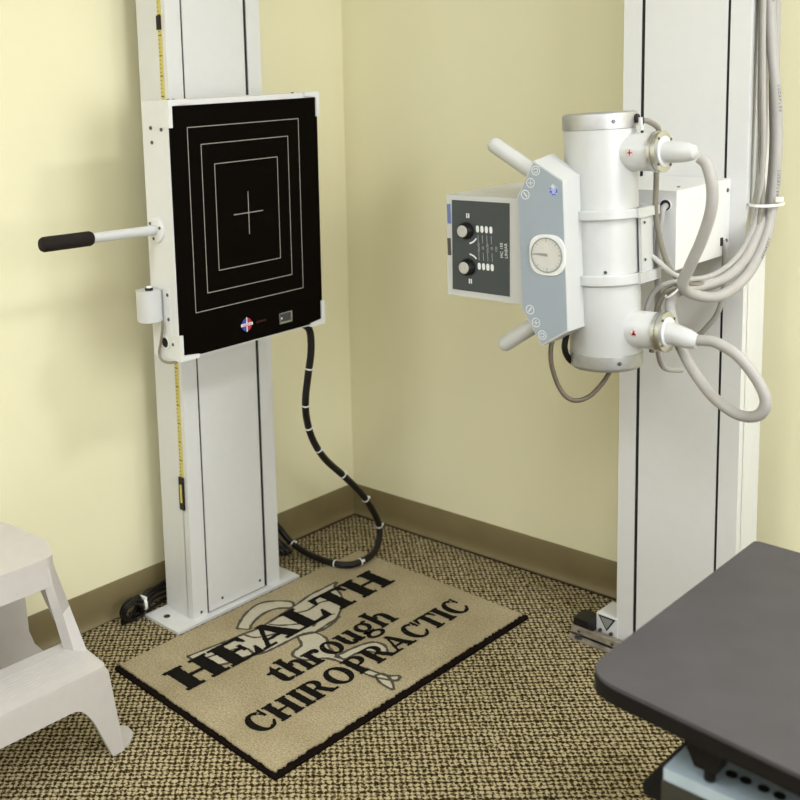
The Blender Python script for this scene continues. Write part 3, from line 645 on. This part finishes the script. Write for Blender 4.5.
# ------------------------------------------------------------------ cables on the right
def cable(name, pts, r, m, label, group=None, seg=12):
    mb = MB(); mb.tube(pts, r, seg); return tag(mb.build(name, m), label, 'cable', group)
hv_up = [(1.392, -.520, 1.2505), (1.405, -.520, 1.238), (1.416, -.520, 1.200), (1.413, -.515, 1.152), (1.390, -.500, 1.092), (1.361, -.485, 1.036), (1.338, -.466, .993), (1.342, -.42, .966), (1.371, -.370, .959), (1.384, -.280, .986), (1.383, -.190, 1.042), (1.377, -.130, 1.122), (1.378, -.120, 1.241), (1.374, -.120, 1.348), (1.360, -.120, 1.465), (1.353, -.120, 1.561), (1.352, -.120, 1.687), (1.352, -.12, 2.0), (1.352, -.12, 2.46)]
hv_lo = [(1.396, -.520, .8985), (1.412, -.520, .900), (1.433, -.520, .899), (1.473, -.520, .880), (1.510, -.520, .840), (1.527, -.520, .801), (1.512, -.520, .771), (1.473, -.515, .765), (1.426, -.510, .787), (1.376, -.490, .826), (1.337, -.470, .870), (1.312, -.455, .915), (1.304, -.446, .950), (1.315, -.436, .972), (1.339, -.385, .978), (1.362, -.320, .990), (1.368, -.240, 1.020), (1.365, -.170, 1.072), (1.362, -.110, 1.127), (1.359, -.085, 1.240), (1.355, -.085, 1.348), (1.353, -.085, 1.456), (1.352, -.085, 1.563), (1.352, -.085, 1.7), (1.352, -.085, 2.46)]
up = cable('high_voltage_cable', hv_up, .0110, 'cable', 'thick grey cable bending down from the upper port of the x-ray tube', 'high voltage cables', 16)
lo_ = cable('high_voltage_cable', hv_lo, .0108, 'cable', 'thick grey cable hanging in a wide loop from the lower port of the x-ray tube', 'high voltage cables', 16)
# printed wording along the cable
P = spline(hv_up, 8)
camdir = Vector((.36, -.93, 0)).normalized()
def cable_word(mb, word, i0, step=.0075, size=.0085):
    # letters walk down the cable, each on its surface
    dist = 0; p = i0; 
    acc = []; want = 0; k = p; run = 0
    while len(acc) < len(word) and k > 1:
        seg = (P[k] - P[k - 1]).length
        while run + seg >= want and len(acc) < len(word):
            t = (want - run) / seg; pos = P[k].lerp(P[k - 1], t); d = (P[k - 1] - P[k]).normalized(); acc.append((pos, d)); want += step
        run += seg; k -= 1
    for ch, (pos, d) in zip(word, acc):
        nrm = Vector((.80, -.60, 0)); nrm = (nrm - d * nrm.dot(d)).normalized(); upv = nrm.cross(d)
        m = Matrix.Identity(4)
        for r in range(3): m[r][0] = d[r]; m[r][1] = upv[r]; m[r][2] = nrm[r]; m[r][3] = pos[r] + nrm[r] * .0113
        mb.mesh_text(ch, size, m)
for i in (124, 106, 93, 81): mb = MB(); cable_word(mb, 'LUCAFLEX', i); mb.build('cable_lettering', 'screw', up)
thin = [
 ('taupe', [(1.272, -.51, 1.3215), (1.280, -.50, 1.318), (1.285, -.472, 1.301), (1.279, -.465, 1.261), (1.278, -.465, 1.190), (1.276, -.460, 1.129), (1.288, -.455, 1.062), (1.307, -.450, 1.014), (1.327, -.425, .990), (1.350, -.360, .982), (1.360, -.270, 1.005), (1.361, -.190, 1.051), (1.362, -.150, 1.128), (1.354, -.140, 1.219), (1.346, -.135, 1.327), (1.343, -.135, 1.456), (1.341, -.135, 1.562), (1.340, -.135, 1.7), (1.34, -.135, 2.46)], .0055, 'cable_dark', 'taupe cable running down behind the upper port from the top cap'),
 ('b', [(1.273, -.405, 1.144), (1.275, -.428, 1.138), (1.276, -.436, 1.118), (1.274, -.441, 1.086), (1.273, -.441, 1.014), (1.272, -.436, .929), (1.271, -.434, .865), (1.268, -.40, .80), (1.26, -.30, .77)], .0065, 'cable', 'grey cable hanging out of the round hole in the white box'),
 ('c', [(1.254, -.475, 1.066), (1.268, -.468, 1.050), (1.290, -.463, 1.031), (1.314, -.450, 1.008), (1.332, -.400, .994), (1.352, -.350, .989), (1.356, -.270, 1.008), (1.352, -.190, 1.058), (1.346, -.130, 1.125), (1.342, -.105, 1.239), (1.341, -.10, 1.370), (1.340, -.10, 1.563), (1.34, -.10, 1.7), (1.34, -.10, 2.46)], .0052, 'cable_pale', 'thin pale cable slanting from the side post of the x-ray tube'),
 ('d', [(1.256, -.462, .870), (1.257, -.462, .90), (1.262, -.460, .941), (1.279, -.460, .975), (1.306, -.46, .992), (1.330, -.425, .996), (1.350, -.360, .998), (1.358, -.270, 1.020), (1.357, -.190, 1.066), (1.356, -.15, 1.124), (1.362, -.15, 1.242), (1.358, -.150, 1.348), (1.354, -.150, 1.455), (1.352, -.15, 1.561), (1.352, -.15, 1.7), (1.352, -.15, 2.46)], .0055, 'cable', 'thin grey cable arching up beside the lower mounting ring'),
 ('f', [(1.266, -.448, .840), (1.270, -.448, .89), (1.276, -.448, .93), (1.290, -.452, .962), (1.310, -.452, .980), (1.332, -.41, .978), (1.352, -.355, .974), (1.367, -.262, 1.000), (1.371, -.185, 1.056), (1.366, -.118, 1.124), (1.350, -.070, 1.242), (1.345, -.068, 1.348), (1.344, -.066, 1.455), (1.344, -.066, 1.7), (1.344, -.066, 2.46)], .0055, 'cable_dark', 'thin taupe cable in the inner arch beside the lower mounting ring'),
 ('e', [(1.2945, -.185, 1.043), (1.303, -.19, 1.03), (1.303, -.190, 1.010), (1.302, -.190, .969), (1.300, -.190, .924), (1.288, -.190, .879), (1.264, -.190, .844), (1.241, -.185, .822), (1.20, -.18, .80)], .006, 'cable', 'grey cable dropping from the side of the white box across the column'),
]
for n_, pts, r, m, lab in thin: cable('thin_cable', pts, r, m, lab, 'thin cables beside the x-ray tube', 10)
mb = MB(); mb.tube([(1.135, -.605, .885), (1.135, -.620, .865), (1.137, -.620, .824), (1.150, -.610, .776), (1.172, -.600, .754), (1.191, -.570, .757), (1.205, -.540, .781), (1.214, -.520, .808)], .0048, 12); tag(mb.build('thin_cable', 'brown_cable'), 'brown cable sagging in a loop under the blue-grey control panel', 'cable')
mb = MB(); mb.tube([(1.156, -.594, .905), (1.151, -.588, .884), (1.147, -.588, .858), (1.147, -.57, .83), (1.158, -.54, .808)], .0062, 12); tag(mb.build('thin_cable', 'black'), 'short black cable between the control panel and the tube bottom cap', 'cable')
mb = MB(); mb.loft([[(1.362 + (.031 + o) * math.cos(t), -.126 + (.05 + o) * math.sin(t), 1.124 + z) for t in [2 * PI * i / 32 for i in range(32)]] for o, z in ((0, -.003), (.002, -.003), (.002, .003), (0, .003))], cap=False); mb.box(1.390, 1.402, -.15, -.138, 1.131, 1.142, .002)
tag(mb.build('cable_tie', 'tie'), 'white nylon tie around the hanging cable bundle by the right column', 'cable tie')
mb = MB(); mb.tube([(1.318 + .020 * math.cos(t), -.452 + .018 * math.sin(t), .985 + .022 * math.sin(t + .9)) for t in [2 * PI * i / 12 for i in range(13)]], .0022, 8); tag(mb.build('cable_tie', 'tie'), 'small pale tie gathering the cables below the upper cable bend', 'cable tie')

# ------------------------------------------------------------------ step stool
so = thing('step_stool', 'white plastic two-step stool with ribbed treads beside the left wall', 'step stool', (.28, -1.52, 0))
YA, YB = -1.322, -1.70
ym = (YA + YB) / 2
def mir(pts): return pts
# lower step
mb = MB(); mb.prism(rounded([(.350, YA + .006), (.418, YA + .004), (.494, YA - .002), (.503, YA - .016), (.503, YB + .016), (.494, YB + .002), (.418, YB - .004), (.350, YB - .006)], .010), 'z', .198, .210, .005, 3); t1 = mb.build('lower_tread', 'plastic', so)
mb = MB()
for k in range(9): x = .385 + .010 * k; mb.box(x, x + .004, YB + .03, YA - .03, .2095, .2106, .0004)
mb.build('tread_ribs', 'plastic', t1)
# front apron with arched legs
def arch(y0, y1, w, zt, za, flare=.012):
    return [(y0 - flare, 0), (y0, zt), (y1, zt), (y1 + flare, 0), (y1 + flare + w, 0), (y1 + w + .016, za - .035), (y1 + w + .045, za), (y0 - w - .045, za), (y0 - w - .016, za - .035), (y0 - flare - w, 0)]
mb = MB(); P = rounded(arch(YA - .002, YB + .002, .030, .206, .143, -.030), [0, .012, .012, 0, 0, .03, .02, .02, .03, 0])
mb.prism(P, 'x', .492, .5035, .0015); mb.build('front_leg_panel', 'plastic', so)
for s, yy in ((1, YA), (-1, YB)):
    o = lambda v: yy + s * v
    mb = MB(); mb.loft([[(.468, o(.030), 0), (.500, o(.030), 0), (.500, o(-.004), .205), (.36, o(-.004), .205), (.36, o(.004), .15), (.43, o(.004), .15)], [(.468, o(.023), 0), (.500, o(.023), 0), (.500, o(-.011), .205), (.36, o(-.011), .205), (.36, o(-.003), .15), (.43, o(-.003), .15)]]); mb.build('side_panel', 'plastic', so)
    mb = MB(); mb.prism(rounded([(.425, o(.020)), (.425, o(.060)), (.440, o(.078)), (.474, o(.074)), (.500, o(.042)), (.500, o(.022))], .012), 'z', .001, .007, .002); mb.build('foot', 'plastic', so)
    # riser leg between the steps
    mb = MB(); mb.loft([[(.373, o(-.028), .205), (.400, o(-.018), .205), (.424, o(.001), .205), (.35, o(-.008), .205)], [(.374, o(-.050), .30), (.392, o(-.036), .30), (.372, o(-.006), .30), (.32, o(-.035), .30)], [(.378, o(-.068), .368), (.388, o(-.052), .368), (.335, o(-.011), .368), (.30, o(-.05), .368)], [(.376, o(-.090), .405), (.382, o(-.055), .41), (.31, o(-.012), .41), (.295, o(-.07), .41)]], .003); mb.build('riser_leg', 'plastic', so)
# top step
top = [(.095, YA - .045), (.150, YA - .021), (.298, YA - .008), (.368, YA - .036), (.381, YA - .055), (.381, YB + .055), (.368, YB + .036), (.298, YB + .008), (.150, YB + .021), (.095, YB + .045)]
mb = MB(); mb.prism(rounded(top, .010), 'z', .417, .431, .006, 3); t2 = mb.build('upper_tread', 'plastic', so)
mb = MB(); sh = lambda k: [(.238 + (x - .238) * k, ym + (y - ym) * k) for x, y in top]
A, B = rounded(sh(1.0), .010), rounded(sh(.965), .010)
A2, B2 = rounded(sh(1.012), .010), rounded(sh(.977), .010)
mb.loft([[(x, y, .426) for x, y in A], [(x, y, .366) for x, y in A2], [(x, y, .366) for x, y in B2], [(x, y, .42) for x, y in B]], cap=False); mb.build('upper_apron', 'plastic', so)
# rear panel with flared foot
P = [(-1.335, .40), (-1.282, .20), (-1.276, .115), (-1.262, .075), (-1.225, .028), (-1.205, 0)]
P = P + [(2 * ym - y, z) for y, z in P[::-1]]
mb = MB(); mb.loft([[(.075 + .05 * z, y, z) for y, z in P], [(.082 + .05 * z, y, z) for y, z in P]]); mb.build('rear_panel', 'plastic', so)
mb = MB(); mb.prism(rounded([(.03, -1.205), (.09, -1.205), (.09, 2 * ym + 1.205), (.03, 2 * ym + 1.205)], .012), 'z', .001, .006, .0015); mb.build('rear_foot', 'plastic', so)

# ------------------------------------------------------------------ table at the right
tb = thing('table', 'dark charcoal table with a rounded corner standing in front of the right column', 'table', (1.85, -.86, 0))
TX0, TX1, TY0, TY1 = 1.537, 2.16, -1.180, -.574
TYR_ = -1.231   # front edge runs slightly out of square
mb = MB(); mb.prism(rounded([(TX0, TY0), (TX1, TYR_), (TX1, TY1), (TX0, TY1)], [.058, .04, .006, .012], 8), 'z', .524, .551, .004, 3); tt = mb.build('tabletop', 'table', tb)
mb = MB(); mb.prism(rounded([(TX0 - .0015, TY0 - .0015), (TX1 + .0015, TYR_ - .0015), (TX1 + .0015, TY1 + .0015), (TX0 - .0015, TY1 + .0015)], [.059, .04, .006, .013], 8), 'z', .522, .545, .002); mb.build('edge_trim', 'table_edge', tt)
mb = MB(); mb.box(1.612, 2.10, -1.140, -.70, .372, .392, .003); mb.build('lower_shelf', 'table_edge', tb)
for x in (1.64, 2.08):
    for y in (-1.10, -.72):
        mb = MB(); mb.box(x - .018, x + .018, y - .018, y + .018, 0, .372, .003); mb.build('leg', 'table_edge', tb)
        mb = MB(); mb.box(x + .06 - .014, x + .06 + .014, y + .03 - .014, y + .03 + .014, .392, .522, .003) if x < 1.8 else mb.box(x - .014, x + .014, y - .014, y + .014, .392, .522, .003); mb.build('shelf_post', 'table_edge', tb)
mb = MB(); mb.prism([(1.672, .523), (1.740, .523), (1.728, .470), (1.698, .470)], 'y', -1.165, -1.135, .003); mb.cyl((1.713, -1.150, .472), (1.713, -1.150, .4485), .008, rnd=.003); mb.build('latch', 'table_edge', tb)
dv = thing('control_box', 'pale blue box with round black sockets on the shelf below the table', 'control box', (1.83, -1.12, .392))
mb = MB(); mb.box(1.655, 2.02, -1.166, -1.062, .3925, .448, .004); bb = mb.build('casing', 'device', dv)
mb = MB(); mb.box(1.653, 2.022, -1.1675, -1.1662, .393, .430, .0004); mb.build('front_face', 'screw', dv)
for x in (1.729, 1.748, 1.772, 1.793, 1.84, 1.865):
    mb = MB(); mb.lathe([(.0078, 0), (.0078, .0012), (.0065, .0014), (.0062, .0006)], (x, -1.117, .448), (0, 0, 1), 20); mb.build('socket', 'black', dv)
